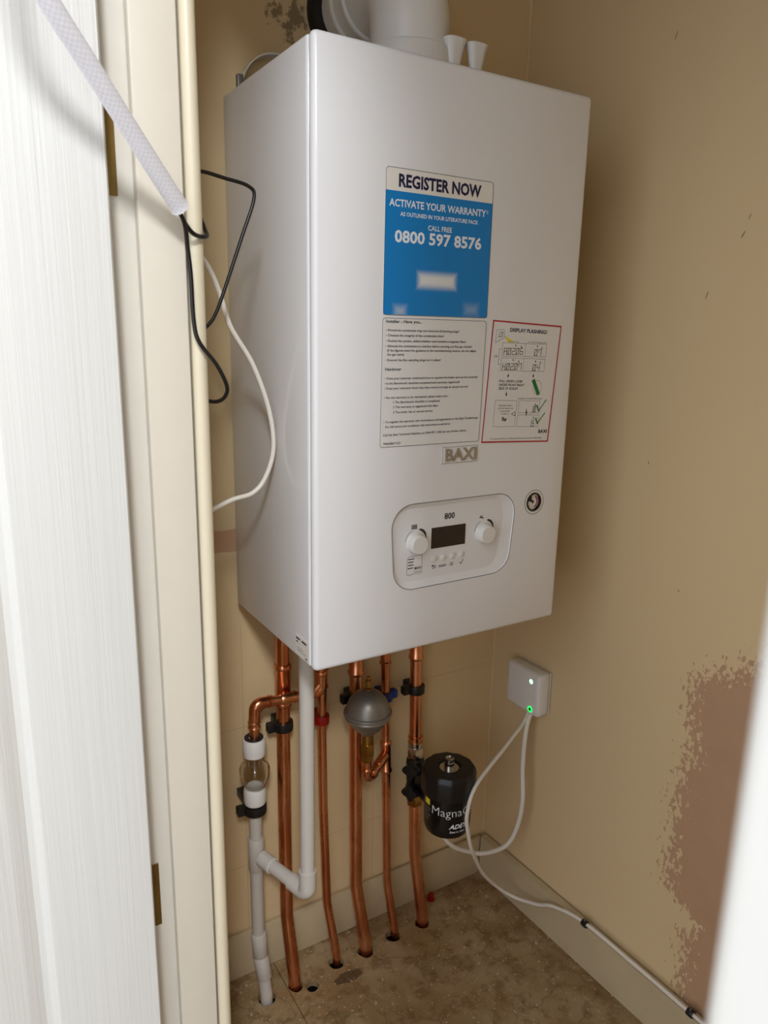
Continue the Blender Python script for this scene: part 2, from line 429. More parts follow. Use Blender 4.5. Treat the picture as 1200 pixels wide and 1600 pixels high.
# ------------------------------------------------------------------ the setting
RW = lambda y: 0.534 + 0.034*(0.293-y)      # right wall, slightly out of square
RS = lambda y: 0.517 + 0.034*(0.293-y)      # face of its skirting
YB, YS = 0.293, 0.2815
CEIL = 2.15

HOLES = [(0.015, 0.2204, 0.0150), (0.0678, 0.2188, 0.0128), (0.0925, 0.2040, 0.0115), (0.1505, 0.2266, 0.0140), (0.2095, 0.2228, 0.0150), (0.2712, 0.2276, 0.0142), (0.3370, 0.2266, 0.0142)]
def slab(outer, holes):
    """a thin floor slab over a void, pierced by round pipe holes"""
    bm = bmesh.new(); loops = []
    def loop(pts):
        vs_ = [bm.verts.new((p[0], p[1], 0)) for p in pts]; es = [bm.edges.new((vs_[i], vs_[(i+1) % len(vs_)])) for i in range(len(vs_))]; loops.append(vs_); return es
    es = loop(outer)
    for (cx, cy, r) in holes:
        es += loop([(cx+r*(1+0.07*math.sin(3*t+cx*90))*math.cos(t), cy+r*(1+0.07*math.cos(2*t+cx*50))*math.sin(t)) for t in [2*PI*k/20 for k in range(20)]])
    bmesh.ops.triangle_fill(bm, edges=es, use_beauty=True, use_dissolve=False)
    for L in loops:
        low = [bm.verts.new((q.co.x, q.co.y, -0.012)) for q in L]
        for i in range(len(L)):
            j = (i+1) % len(L); bm.faces.new((L[i], L[j], low[j], low[i]))
    bm.verts.index_update()
    mb = MB(); mb.add([q.co[:] for q in bm.verts], [[q.index for q in f.verts] for f in bm.faces]); bm.free(); return mb
fl = struct(obj('floor', MB().box(-0.27, 0.60, -0.83, 0.31, -0.30, -0.25).box(-0.27, 0.60, -0.83, -0.815, -0.25, -0.0125).box(-0.27, -0.26, -0.815, 0.29, -0.25, -0.0125).box(-0.27, 0.60, 0.285, 0.31, -0.25, -0.0125).box(0.52, 0.60, -0.815, 0.285, -0.25, -0.0125), 'dark', None, 0))  # added void under the slabs, lined near-black so the holes look shaded
tag(fl, 'bare concrete cupboard floor with water stains and pipe holes')
obj('slab', slab([(-0.27, -0.83), (0.0528, -0.83), (0.0528, 0.31), (-0.27, 0.31)], HOLES[:1]), 'floor', fl, 0)
obj('slab', slab([(0.0543, -0.83), (0.60, -0.83), (0.60, 0.31), (0.0543, 0.31)], HOLES[1:]), 'floor', fl, 0)
MAT['hall_floor'] = plain('hall_carpet', srgb(112, 98, 82), 0.95, var=0.15, nscale=300, bstr=0.4)
hf = struct(obj('floor', MB().box(-2.6, -0.271, -4.0, 1.0, -0.30, 0.0), 'hall_floor', None, 0)); tag(hf, 'beige hall carpet outside the cupboard')

wb = struct(obj('wall_back', MB().box(-0.30, 0.70, YB, YB+0.1, -0.0121, CEIL), 'wall_back', None, 0)); tag(wb, 'cream painted back wall with mildew by the flue')
wr = struct(obj('wall_right', MB().add([(RW(0.30), 0.30, -.30), (RW(-0.83), -0.83, -.30), (RW(-0.83)+.1, -0.83, -.30), (RW(0.30)+.1, 0.30, -.30),
      (RW(0.30), 0.30, CEIL), (RW(-0.83), -0.83, CEIL), (RW(-0.83)+.1, -0.83, CEIL), (RW(0.30)+.1, 0.30, CEIL)],
      [(0, 1, 2, 3), (4, 7, 6, 5), (0, 4, 5, 1), (1, 5, 6, 2), (2, 6, 7, 3), (3, 7, 4, 0)]), 'wall_right', None, 0))
tag(wr, 'cream painted side wall with a bare plaster patch low down')
OP0, OP1, HEAD = -0.692, -0.038, 1.74        # door opening along y and its height
wl = struct(obj('wall_left', MB().box(-0.25, -0.136, OP1+0.012, YB, 0, CEIL).box(-0.25, -0.136, -4.0, OP0-0.015, 0, CEIL).box(-0.25, -0.136, OP0-0.015, OP1+0.012, HEAD+0.012, CEIL).box(-0.25, -0.136, YB+0.1, 1.0, 0, CEIL), 'wall', None, 0))
tag(wl, 'cream wall holding the cupboard doorway')
wf = struct(obj('wall_front', MB().box(-0.136, 0.66, -0.84, -0.74, 0, CEIL), 'wall', None, 0)); tag(wf, 'cream front wall inside the cupboard')
ce = struct(obj('ceiling', MB().box(-0.26, 0.68, -0.84, 0.39, CEIL, CEIL+0.05), 'wall', None, 0)); tag(ce, 'cream cupboard ceiling')

# skirting boards
sk = struct(obj('baseboard_back', MB().box(-0.135, RS(YS)-0.001, YS, YB-0.0038, 0.0008, 0.088, 0.002), 'skirt')); tag(sk, 'cream skirting board behind the pipes')
mb = MB(); a, b_ = YS-0.0005, -0.738
for (ya, yb_) in ((a, b_),):
    mb.add([(RS(ya), ya, .0008), (RS(yb_), yb_, .0008), (RW(yb_)-.004, yb_, .0008), (RW(ya)-.004, ya, .0008),
            (RS(ya), ya, .087), (RS(yb_), yb_, .087), (RW(yb_)-.004, yb_, .089), (RW(ya)-.004, ya, .089)],
           [(0, 3, 2, 1), (4, 5, 6, 7), (0, 1, 5, 4), (1, 2, 6, 5), (2, 3, 7, 6), (3, 0, 4, 7)])
sk = struct(obj('baseboard_right', mb, 'skirt', None, 0)); tag(sk, 'cream skirting board along the flaking side wall')

ck = struct(obj('trim_7', MB().tube([(RW(YB)-.0008, YB-.0008, .09), (RW(YB)-.0008, YB-.0008, CEIL)], .0026, 10), 'wall', None, 60)); tag(ck, 'painted filler bead in the corner of the two cream walls')
# far jamb: lining, stop, bead
tr = struct(obj('trim_1', MB().box(-0.262, -0.137, OP1, OP1+0.0118, 0, HEAD, 0.0015), 'jamb')); tag(tr, 'white door lining with brass hinges')
tr = struct(obj('trim_2', MB().box(-0.1945, -0.1530, -0.0505, OP1-0.0007, 0, HEAD, 0.0018, 3), 'stop')); tag(tr, 'off-white door stop on the far jamb')
mb = MB().lathe([(0.0070, 0), (0.0074, 0.02), (0.0074, HEAD-0.02), (0.0070, HEAD)], (-0.1432, -0.0455, 0), n=20)
tr = struct(obj('trim_3', mb, 'bead', None, 60)); tag(tr, 'rounded cream bead at the inner edge of the jamb')
# near jamb
tr = struct(obj('trim_4', MB().box(-0.250, -0.137, OP0-0.0148, OP0, 0, HEAD, 0.0015), 'jamb')); tag(tr, 'white lining of the near jamb')
tr = struct(obj('trim_5', MB().box(-0.270, -0.2502, OP0-0.070, OP0-0.0045, 0, HEAD+0.06, 0.004, 3), 'near')); tag(tr, 'white architrave close to the camera')
tr = struct(obj('trim_6', MB().box(-0.262, -0.137, OP0, OP1+0.0118, HEAD+0.0002, HEAD+0.0118), 'jamb')); tag(tr, 'white lining over the doorway')

# panelled door, folded right back into the hall
def door():
    prof = [(-0.2226, -0.0415), (-0.2226, -0.0735), (-0.2241, -0.0750), (-0.3175, -0.0750), (-0.3200, -0.0744), (-0.3262, -0.0685), (-0.3318, -0.0672), (-0.3452, -0.0722), (-0.3480, -0.0726)]
    xm = (-0.2226-0.96)/2
    left = [(2*xm-x, y) for x, y in prof[::-1]]
    pr = prof+left; n = len(pr); z0, z1 = 0.012, HEAD-0.006
    mb = MB(); mb.add([(x, y, z0) for x, y in pr]+[(x, y, z1) for x, y in pr], [(i, (i+1) % n, n+(i+1) % n, n+i) for i in range(n)]+[tuple(range(n)), tuple(range(n, 2*n))])
    d = struct(obj('door_1', mb, 'door', None, 25)); tag(d, 'white woodgrain panelled door standing open')
    for (a_, b2) in ((0.012, 0.23), (HEAD-0.13, HEAD-0.006)):
        obj('rail', MB().box(-0.86, -0.3225, -0.0749, -0.060, a_+0.0003, b2-0.0003, 0.003), 'door', d)
door()
for (z0, z1, lb) in ((1.213, 1.302, 'old brass hinge on the jamb behind the white sleeve'), (0.460, 0.538, 'old brass hinge low on the jamb')):
    h = thing('butt_hinge', lb, 'hinge', (-0.2185, -0.0395, z0), 'brass hinges on the jamb')
    obj('leaf', MB().box(-0.2300, -0.2078, -0.0395, -0.0381, z0, z1, 0.0004, 1), 'old_brass', h)
    obj('barrel', MB().lathe([(0.002, 0), (0.0029, 0.001), (0.0029, z1-z0-0.001), (0.002, z1-z0)], (-0.2265, -0.0400, z0), n=12).lathe([(0.0036, -0.003), (0.0036, 0)], (-0.2265, -0.0400, z0), n=12), 'old_brass', h)

# ------------------------------------------------------------------ boiler
BX, BZ0, BZ1 = 0.393, 0.697, 1.397
boiler = thing('wall_boiler', 'white wall-hung gas boiler with blue and white stickers on its front', 'boiler', (BX/2, 0.14, BZ0))
def cut(mb, cutter):
    bpy_objs = []
    for i, q in enumerate((mb, cutter)):
        me = bpy.data.meshes.new('tmp'); me.from_pydata(q.v, [], q.f)
        bm = bmesh.new(); bm.from_mesh(me); bmesh.ops.recalc_face_normals(bm, faces=list(bm.faces)); bm.to_mesh(me); bm.free()
        o = bpy.data.objects.new('tmp', me); C.objects.link(o); bpy_objs.append(o)
    md = bpy_objs[0].modifiers.new('b', 'BOOLEAN'); md.operation = 'DIFFERENCE'; md.object = bpy_objs[1]; md.solver = 'EXACT'
    dg = bpy.context.evaluated_depsgraph_get(); me = bpy.data.meshes.new_from_object(bpy_objs[0].evaluated_get(dg))
    out = MB(); out.add([v.co[:] for v in me.vertices], [tuple(p.vertices) for p in me.polygons])
    for o in bpy_objs: bpy.data.objects.remove(o)
    return out
OUT = rpoly([(0.1040, 0.8935), (0.1115, 0.7812), (0.2965, 0.7825), (0.3065, 0.8938)], 0.030, 10)
INN = rpoly([(0.1090, 0.8865), (0.1165, 0.7900), (0.2790, 0.7912), (0.2912, 0.8868)], 0.023, 10)
GX, GZ = 0.3386, 0.8762
fp = MB().box(-0.0005, BX+0.0005, 0, 0.0145, BZ0-0.001, BZ1+0.001, 0.0068, 4)
fp = cut(fp, MB().prism(OUT, lambda u, v, d: (u, d, v), -0.01, 0.0075))
fp = cut(fp, MB().cyl((GX, -0.01, GZ), (0, 1, 0), 0.0168, 0.018, 32))
obj('front_panel', fp, 'case', boiler, 30)
obj('casing', MB().box(0, BX, 0.0152, 0.2690, BZ0, BZ1, 0.004, 3), 'case', boiler, 30)
obj('mounting_frame', MB().box(0.012, BX-0.012, 0.2692, 0.2928, BZ0+0.03, BZ1-0.03), 'grey_metal', boiler, 0)
# top-left wall bracket
arch = spline([(0.020, 0.281, 1.385), (0.030, 0.281, 1.425), (0.044, 0.281, 1.447), (0.064, 0.281, 1.459), (0.090, 0.281, 1.462)], 5)
mb = MB(); mb.band([(p.x, 0.270, p.z) for p in arch], [(p.x, 0.292, p.z) for p in arch], False); mb.band([(p.x, 0.270, p.z-0.002) for p in arch], [(p.x, 0.292, p.z-0.002) for p in arch], False)
mb.band([(p.x, 0.270, p.z) for p in arch], [(p.x, 0.270, p.z-0.002) for p in arch], False)
obj('wall_bracket', mb, 'white_plastic', boiler)
obj('bracket_tab', MB().box(0.019, 0.027, 0.262, 0.270, 1.385, 1.425, 0.001), 'grey_metal', boiler)
obj('underside_tray', MB().box(0.02, BX-0.02, 0.03, 0.255, BZ0-0.004, BZ0-0.0002), 'grey_metal', boiler, 0)

# data label on the side
SIDE = lambda u, v, d: (-d, u, v)
lab = obj('data_label', MB().box(-0.0004, 0, 0.0165, 0.0560, 0.7015, 0.7285), 'paper', boiler, 0)
mb = MB()
for (u0, u1, v, w) in ((0.0525, 0.040, 0.7240, .0022), (0.036, 0.021, 0.7240, .0022), (0.0525, 0.046, 0.7195, .0016), (0.0500, 0.030, 0.7120, .0007), (0.0500, 0.022, 0.7085, .0007), (0.026, 0.019, 0.7045, .0016)):
    k = u0
    while k-0.0022 > u1: mb.stroke([(k, v), (k-0.0014, v)], w, SIDE, 0.0006); k -= 0.0026
obj('lettering', mb, 'ink', lab, 0)

# --- register sticker
st = obj('warranty_sticker', MB().prism(rpoly([(0.0870, 1.1215), (0.2386, 1.1215), (0.2388, 1.2792), (0.0877, 1.2796)], 0.0045), FRONT, 0.00002, 0.0004), 'paper', boiler, 0)
tag(st, 'blue and white registration sticker')
P1 = rpoly([(0.0870, 1.1215), (0.2386, 1.1215), (0.2388, 1.2792), (0.0877, 1.2796)], 0.0045); P2 = rpoly([(0.0875, 1.1220), (0.2381, 1.1220), (0.2383, 1.2787), (0.0882, 1.2791)], 0.0041)
obj('blue_field', MB().prism([(0.0875, 1.1222), (0.2381, 1.1222), (0.2384, 1.2552), (0.0877, 1.2555)], FRONT, 0.0004, 0.0005), 'blue', st, 0)
obj('outline', MB().band([FRONT(u, v, .0006) for u, v in P1], [FRONT(u, v, .0006) for u, v in P2]), 'ink', st, 0)
obj('heading', text(MB(), 'REGISTER NOW', 0.1046, 1.2605, 0.0125, 0.2205, FRONT, 0.0007, 0.034), 'navy_ink', st, 0)
mb = MB()
text(mb, 'ACTIVATE YOUR WARRANTY', 0.0925, 1.2393, 0.0074, 0.2290, FRONT, 0.0008, 0.022)
text(mb, '*', 0.2298, 1.2393, 0.0074, 0.2324, FRONT, 0.0008, 0.0)
text(mb, 'AS OUTLINED IN YOUR LITERATURE PACK', 0.1074, 1.2298, 0.0041, 0.2178, FRONT, 0.0008, 0.02)
text(mb, 'CALL FREE', 0.1455, 1.2174, 0.0053, 0.1796, FRONT, 0.0008, 0.02)
text(mb, '0800 597 8576', 0.1005, 1.2018, 0.0122, 0.2242, FRONT, 0.0008, 0.03)
obj('lettering', mb, 'white_ink', st, 0)

# --- installer sticker
Q1 = rpoly([(0.0858, 0.9680), (0.2354, 0.9675), (0.2385, 1.1182), (0.0866, 1.1185)], 0.0040); Q2 = rpoly([(0.0863, 0.9685), (0.2349, 0.9680), (0.2380, 1.1177), (0.0871, 1.1180)], 0.0036)
st = obj('checklist_sticker', MB().prism(Q1, FRONT, 0.00002, 0.0004), 'clear_print', boiler, 0); tag(st, 'white installer checklist sticker with black outline')
obj('outline', MB().band([FRONT(u, v, .0006) for u, v in Q1], [FRONT(u, v, .0006) for u, v in Q2]), 'ink', st, 0)
mb = MB()
text(mb, 'Installer - Have you...', 0.0914, 1.1130, 0.0034, 0.1418, FRONT, 0.0007, 0.016)
text(mb, 'Handover', 0.0912, 1.0585, 0.0034, 0.1138, FRONT, 0.0007, 0.016)
for s_, x0, z0, x1 in [('• Primed the condensate trap and removed all blanking plugs?', .0914, 1.1034, .1962), ('• Checked the integrity of the condensate drain?', .0915, 1.0976, .1737),
    ('• Flushed the system, added inhibitor and installed a magnetic filter?', .0916, 1.0913, .2080), ('• Allowed the combustion to stabilise before carrying out flue gas checks?', .0913, 1.0854, .2170),
    ('(if the figures meet the guidance in the commissioning section, do not adjust', .0933, 1.0804, .2240), ('the gas valve)', .0935, 1.0758, .1171), ('• Ensured the flue sampling plugs are in place?', .0914, 1.0694, .1702),
    ('• Does your customer understand how to operate the boiler and use the controls?', .0912, 1.0483, .2285), ('• Is the Benchmark checklist completed and warranty registered?', .0909, 1.0425, .2003),
    ('• Does your customer know that they need to arrange an annual service?', .0907, 1.0367, .2139), ('• For the warranty to be maintained, please make sure...', .0906, 1.0258, .1847), ('1 The Benchmark checklist is completed', .1032, 1.0202, .1708),
    ('2 The warranty is registered with Baxi', .1034, 1.0144, .1682), ('3 The boiler has an annual service', .1035, 1.0083, .1609), ('• To register the warranty visit www.baxi.co.uk/registration or the Baxi Toolbelt app', .0904, .9970, .2316),
    ('For full terms and conditions visit www.baxi.co.uk/terms', .0932, .9912, .1883), ('Call the Baxi Technical Helpline on 0344 871 1545 for any further advice.', .0901, .9815, .2145), ('7866867-02', .0904, .9711, .1149)]:
    text(mb, s_, x0, z0, 0.0026, x1, FRONT, 0.0007, 0.012)
obj('lettering', mb, 'ink', st, 0)

# --- display-flashing sticker (stuck on a little crooked)
RC = [(0.2393, 0.9649), (0.3562, 0.9598), (0.3664, 1.1149), (0.2485, 1.1200)]
def inset(poly, t):
    c = (sum(p[0] for p in poly)/4, sum(p[1] for p in poly)/4)
    return [(p[0]+(t if p[0] < c[0] else -t), p[1]+(t if p[1] < c[1] else -t)) for p in poly]
st = obj('pressure_sticker', MB().prism(RC, FRONT, 0.00002, 0.0004), 'clear_print', boiler, 0); tag(st, 'red-bordered pressure instruction sticker')
obj('border', MB().band([FRONT(u, v, .0006) for u, v in RC], [FRONT(u, v, .0006) for u, v in inset(RC, 0.0019)]), 'red_ink', st, 0)
T = -0.035
mb = MB(); text(mb, 'DISPLAY FLASHING?', .2772, 1.1062, .0044, .3409, FRONT, .0007, 0.024, T)
obj('heading', mb, 'navy_ink', st, 0)
obj('logo', text(MB(), 'BAXI', .3372, .9730, .0044, .3526, FRONT, .0007, .03, T), 'navy_ink', st, 0)
SEG = {'A': 'abcefg', '0': 'abcdef', '2': 'abdeg', '6': 'acdefg', 'H': 'bcefg', '7': 'abcf', '4': 'bcfg', '1': 'bc', '5': 'acdfg', 'r': 'abefg'}
def digits(mb, s_, x, z, w, h, gap, lw):
    for ch in s_:
        if ch == '.':
            mb.stroke([(x-gap*0.6, z), (x-gap*0.6, z+lw*0.4)], lw*1.3, FRONT, .0007); continue
        c = {'a': ((0, h), (w, h)), 'b': ((w, h), (w, h/2)), 'c': ((w, h/2), (w, 0)), 'd': ((0, 0), (w, 0)), 'e': ((0, 0), (0, h/2)), 'f': ((0, h/2), (0, h)), 'g': ((0, h/2), (w, h/2))}
        for k in SEG[ch]:
            (a0, a1), (b0, b1) = c[k]; mb.stroke([(x+a0+0.1*a1, z+a1), (x+b0+0.1*b1, z+b1)], lw, FRONT, .0007)
        if ch == '0': mb.stroke([(x, z), (x+w*1.1, z+h)], lw*0.7, FRONT, .0007)
        x += w+gap
mb = MB()
digits(mb, 'A.02.06', .2687, 1.0775, .0044, .0078, .0024, .0007); digits(mb, '0.7', .3206, 1.0761, .0044, .0078, .0028, .0007)
digits(mb, 'H.02.07', .2676, 1.0581, .0044, .0078, .0024, .0007); digits(mb, '0.4', .3192, 1.0565, .0044, .0078, .0028, .0007)
digits(mb, '1.0', .3215, 1.0017, .0030, .0080, .0020, .0007); digits(mb, '1.5', .3200, .9828, .0030, .0080, .0020, .0007)
obj('display_digits', mb, 'ink', st, 0)['kind'] = 'stuff'; mb = MB()
for (u, v) in ((.2880, 1.0893), (.2975, 1.0875), (.3255, 1.0885), (.3335, 1.0862), (.2850, 1.0710), (.2945, 1.0690), (.3235, 1.0690), (.3320, 1.0672), (.3285, 1.0123), (.3265, .9948)):
    mb.stroke([(u, v), (u+.0006, v-.0012)], .0012, FRONT, .0007)
obj('tick_marks', mb, 'ink', st, 0)['kind'] = 'stuff'; mb = MB()
text(mb, 'PULL GREEN LEVER', .2636, 1.0425, .0030, .3032, FRONT, .0007, .006, T, slant=.15); text(mb, 'UNDER FRONT RIGHT', .2636, 1.0378, .0030, .3064, FRONT, .0007, .006, T, slant=.15)
text(mb, 'SIDE OF BOILER', .2635, 1.0331, .0030, .2959, FRONT, .0007, .006, T, slant=.15)
obj('lever_instruction', mb, 'ink', st, 0); mb = MB()
for (u, v0, v1) in ((.2783, 1.0527, 1.0480), (.2770, 1.0296, 1.0239), (.3135, 1.0065, .9965), (.3215, 1.0520, 1.0472)):
    mb.stroke([(u, v0), (u, v1)], .0006, FRONT, .0007); vm = (v0+v1)/2; mb.poly([FRONT(u-.0012, vm, .0007), FRONT(u, v1-.0004, .0007), FRONT(u+.0012, vm, .0007), FRONT(u, v0+.0004, .0007)])
obj('arrows', mb, 'ink', st, 0)['kind'] = 'stuff'; mb = MB()
text(mb, 'Fbar', .2717, .9920, .0050, .2802, FRONT, .0007, .03, T)
mb.stroke([(.2875, 1.0006), (.2934, 1.0033), (.2936, .9976)], .0006, FRONT, .0007, True)
text(mb, 'To view our How To video visit baxi.co.uk or scan QR code', .2541, .9685, .0018, .3436, FRONT, .0007, .004, T)
text(mb, 'OR', .2534, 1.0740, .0022, .2590, FRONT, .0007, 0, T)
obj('lettering', mb, 'ink', st, 0)['kind'] = 'stuff'
mb = MB()
for quad in ([(.2663, 1.0921), (.3418, 1.0905), (.3412, 1.0742), (.2660, 1.0757)], [(.2653, 1.0734), (.3405, 1.0713), (.3400, 1.0549), (.2647, 1.0573)], [(.2589, 1.0196), (.2963, 1.0176), (.2942, .9837), (.2574, .9852)],
             [(.2998, 1.0175), (.3368, 1.0164), (.3364, 1.0001), (.2988, 1.0019)], [(.2987, .9990), (.3366, .9973), (.3357, .9815), (.2975, .9835)]):
    mb.stroke(quad, .00035, FRONT, .0006, True)
mb.stroke([(.3049, 1.0913), (.3049, 1.0757)], .0003, FRONT, .0006); mb.stroke([(.3035, 1.0724), (.3032, 1.0562)], .0003, FRONT, .0006)
mb.stroke([(.2650, 1.0840), (.2615, 1.0840), (.2605, 1.0650), (.2640, 1.0650)], .0004, FRONT, .0006)
mb.stroke([(.2543, 1.0920), (.2554, 1.1078), (.2675, 1.1085), (.2690, 1.0987)], .0004, FRONT, .0006, True); mb.stroke([(.2590, 1.0990), (.2600, 1.1050), (.2655, 1.1055), (.2660, 1.1000)], .0006, FRONT, .0006, True)
mb.stroke([(.2610, 1.1000), (.2650, 1.1050)], .0007, FRONT, .0006)
cir = [(.3300+.0075*math.cos(t), 1.0345+.0090*math.sin(t)) for t in [2*PI*k/20 for k in range(20)]]; mb.stroke(cir, .0004, FRONT, .0006, True)
text(mb, 'ERROR CODE', .2760, 1.0930, .0014, .2929, FRONT, .0007, 0, T); text(mb, 'SYSTEM PRESSURE', .3080, 1.0926, .0014, .3414, FRONT, .0007, 0, T)
for s_, x0, z0, x1 in (('RELEASE WHEN', .2658, 1.0115, .2882), ('SYSTEM PRESSURE', .2635, 1.0079, .2900), ('IS BETWEEN', .2686, 1.0039, .2850), ('1.0 AND 1.5', .2695, 1.0006, .2838), ('CORRECT SYSTEM PRESSURE', .2969, 1.0197, .3394)):
    text(mb, s_, x0, z0, .0017, x1, FRONT, .0007, 0, T)
obj('diagram_lines', mb, 'grey_ink', st, 0)
mb = MB(); mb.poly([FRONT(u, v, .0008) for u, v in ((.3192, 1.0436), (.3244, 1.0459), (.3356, 1.0253), (.3303, 1.0237))])
for a0, b0, c0 in (((.3320, 1.0101), (.3353, 1.0029), (.3472, 1.0171)), ((.3310, .9930), (.3341, .9863), (.3465, .9995))): mb.stroke([a0, b0], .0020, FRONT, .0008); mb.stroke([b0, c0], .0013, FRONT, .0008)
obj('green_marks', mb, 'green_ink', st, 0)
obj('yellow_flash', MB().poly([FRONT(u, v, .00065) for u, v in ((.2688, 1.1009), (.2745, 1.0928), (.2870, 1.0928), (.2790, 1.0960))]), 'yellow_ink', st, 0)

# --- badge
bd = obj('name_badge', MB().prism(rpoly(rect(.1776, .2335, .9418, .9630), .001, 3), FRONT, 0, .0008), 'case', boiler, 0); tag(bd, 'silver raised name badge')
obj('badge_rim', MB().band([FRONT(u, v, .0010) for u, v in rect(.1776, .2335, .9418, .9630)], [FRONT(u, v, .0010) for u, v in rect(.1783, .2328, .9425, .9623)]), 'badge_metal', bd, 0)
obj('lettering', text(MB(), 'BAXI', .1822, .9452, .0150, .2312, FRONT, .0009, .022, depth=.0018), 'badge_metal', bd, 0)

# --- control panel
DY = 0.0052
PAN = lambda u, v, d: (u, DY-d, v)
n = len(OUT)
mb = MB().band([(u, 0.0002, v) for u, v in OUT], [(u+(0.1*(0.2-u))*0.08, 0.0012, v) for u, v in OUT])
mb.band([(u+(0.1*(0.2-u))*0.08, 0.0012, v) for u, v in OUT], [(u, DY, v) for u, v in INN]); mb.poly([(u, DY, v) for u, v in INN])
cp = obj('control_panel', mb, 'case', boiler, 40); tag(cp, 'white control panel with screen and two dials')
O2 = rpoly([(0.1033, 0.8942), (0.1108, 0.7805), (0.2972, 0.7818), (0.3072, 0.8945)], 0.0307, 10)
obj('outline', MB().band([FRONT(u, v, .0003) for u, v in O2], [FRONT(u, v, .0003) for u, v in OUT]), 'ink', cp, 0)
kp = [(.0138, 0), (.0138, .0015), (.0128, .0025), (.0124, .0115), (.0113, .0128), (.0, .0130)]
for kx in (.1448, .2550): obj('knob', MB().lathe(kp, (kx, DY-.0001, .8408), (0, -1, 0), 36), 'white_plastic', cp, 40)
obj('display_screen', MB().prism(rect(.1697, .2246, .8297, .8576), PAN, -.0005, .0004), 'lcd', cp, 0)
for bx_ in (.1755, .1902, .2049, .2196): obj('button', MB().lathe([(.0047, 0), (.0047, .0006), (.0040, .0011), (0, .0012)], (bx_, DY-.0001, .8156), (0, -1, 0), 20), 'white_plastic', cp, 40)
mb = MB(); text(mb, '800', .1895, .8674, .0076, .2059, PAN, .0003, .022)
obj('model_number', mb, 'ink', cp, 0); mb = MB()
text(mb, 'RESET', .1837, .8028, .0026, .1958, PAN, .0003, .016)
mb.stroke([(.1724, .8062), (.1768, .8062), (.1778, .8045), (.1766, .8028), (.1726, .8028)], .0008, PAN, .0003); mb.stroke([(.1738, .8073), (.1722, .8062), (.1738, .8051)], .0007, PAN, .0003)
for k in range(3): mb.stroke([(.2022, .8030+.0017*k), (.2060, .8030+.0017*k)], .0007, PAN, .0003); mb.stroke([(.2010, .8030+.0017*k), (.2013, .8030+.0017*k)], .0007, PAN, .0003)
mb.stroke([(.2176, .8045), (.2192, .8028), (.2232, .8078)], .0010, PAN, .0003)
obj('button_icons', mb, 'ink', cp, 0); mb = MB()
def arc(cx, cz, r0, r1, a0, a1, k=14):
    A = []; B = []
    for i in range(k+1):
        t = math.radians(a0+(a1-a0)*i/k); w0 = r0; w1 = r0+(r1-r0)*(0.35+0.65*math.sin(PI*min(i/k+0.15, 1)) if r1-r0 > .001 else 1)
        A.append(PAN(cx+w0*math.cos(t), cz+w0*math.sin(t), .0003)); B.append(PAN(cx+w1*math.cos(t), cz+w1*math.sin(t), .0003))
    mb.band(A, B, False)
for cx in (.1455, .2560):
    mb = MB(); arc(cx, .8425, .0158, .0163, 175, 112); arc(cx, .8425, .0156, .0188, 72, 5); obj('dial_scale', mb, 'ink', cp, 0)
mb = MB()
for k in range(5): mb.stroke([(.1392+.0017*k, .8600), (.1392+.0017*k, .8650)], .0011, PAN, .0003)
obj('radiator_icon', mb, 'ink', cp, 0); mb = MB()
mb.stroke([(.2478, .8628), (.2530, .8628), (.2535, .8612)], .0013, PAN, .0003); mb.stroke([(.2500, .8628), (.2500, .8648), (.2490, .8650), (.2515, .8650)], .0008, PAN, .0003)
obj('tap_icon', mb, 'ink', cp, 0); mb = MB()
bub = [(.1330, .7995), (.1365, .7995), (.1385, .7975), (.1400, .7995), (.1562, .8000), (.1562, .8238), (.1355, .8236), (.1333, .8205)]
mb.stroke(bub, .0004, PAN, .0003, True)
for k, (u0, u1) in enumerate(((.1352, .1430), (.1350, .1425), (.1348, .1428), (.1348, .1420))): mb.stroke([(u0, .8200-.0040*k), (u1, .8200-.0040*k)], .0012, PAN, .0003)
text(mb, 'BAXI', .1448, .8055, .0030, .1550, PAN, .0003, .03); mb.stroke([(.1440, .8020), (.1545, .8020)], .0005, PAN, .0003)
obj('advice_label', mb, 'ink', cp, 0)

# --- pressure gauge
ga = obj('pressure_gauge', MB().lathe([(.0167, -.004), (.0167, .0006), (.0155, .0010), (.0136, .0004), (.0130, -.003), (.0130, -.0055), (0, -.0055)], (GX, 0, GZ), (0, -1, 0), 36), 'white_plastic', boiler, 40); tag(ga, 'small round pressure gauge')
obj('rim', MB().lathe([(.0128, -.0050), (.0128, .0010), (.0114, .0010), (.0110, -.0012), (.0110, -.0050)], (GX, 0, GZ), (0, -1, 0), 36, ring=True), 'black_gloss', ga, 40)
obj('dial_face', MB().lathe([(.0112, -.0055), (.0112, -.0030), (0, -.0030)], (GX, 0, GZ), (0, -1, 0), 32), 'paper', ga, 40)
mb = MB()
for k in range(9): t = math.radians(225-k*33.75); mb.stroke([(GX+.0082*math.cos(t), GZ+.0082*math.sin(t)), (GX+.0098*math.cos(t), GZ+.0098*math.sin(t))], .0008, FRONT, -.0028)
mb.stroke([(GX+.0015, GZ-.0025), (GX-.006, GZ+.0070)], .0009, FRONT, -.0026); mb.poly([FRONT(GX+.0022*math.cos(t), GZ+.0022*math.sin(t), -.0025) for t in [2*PI*k/14 for k in range(14)]])
mb.poly([FRONT(GX-.0095, GZ+.001, -.0027), FRONT(GX-.001, GZ, -.0027), FRONT(GX-.002, GZ+.009, -.0027), FRONT(GX-.0075, GZ+.0065, -.0027)])
obj('needle', mb, 'ink', ga, 0)
obj('outline', MB().lathe([(.0166, .0004), (.0173, .0004), (.0173, .0006), (.0166, .0006)], (GX, 0, GZ), (0, -1, 0), 40, ring=True), 'ink', ga, 0)
A_, B_ = [], []
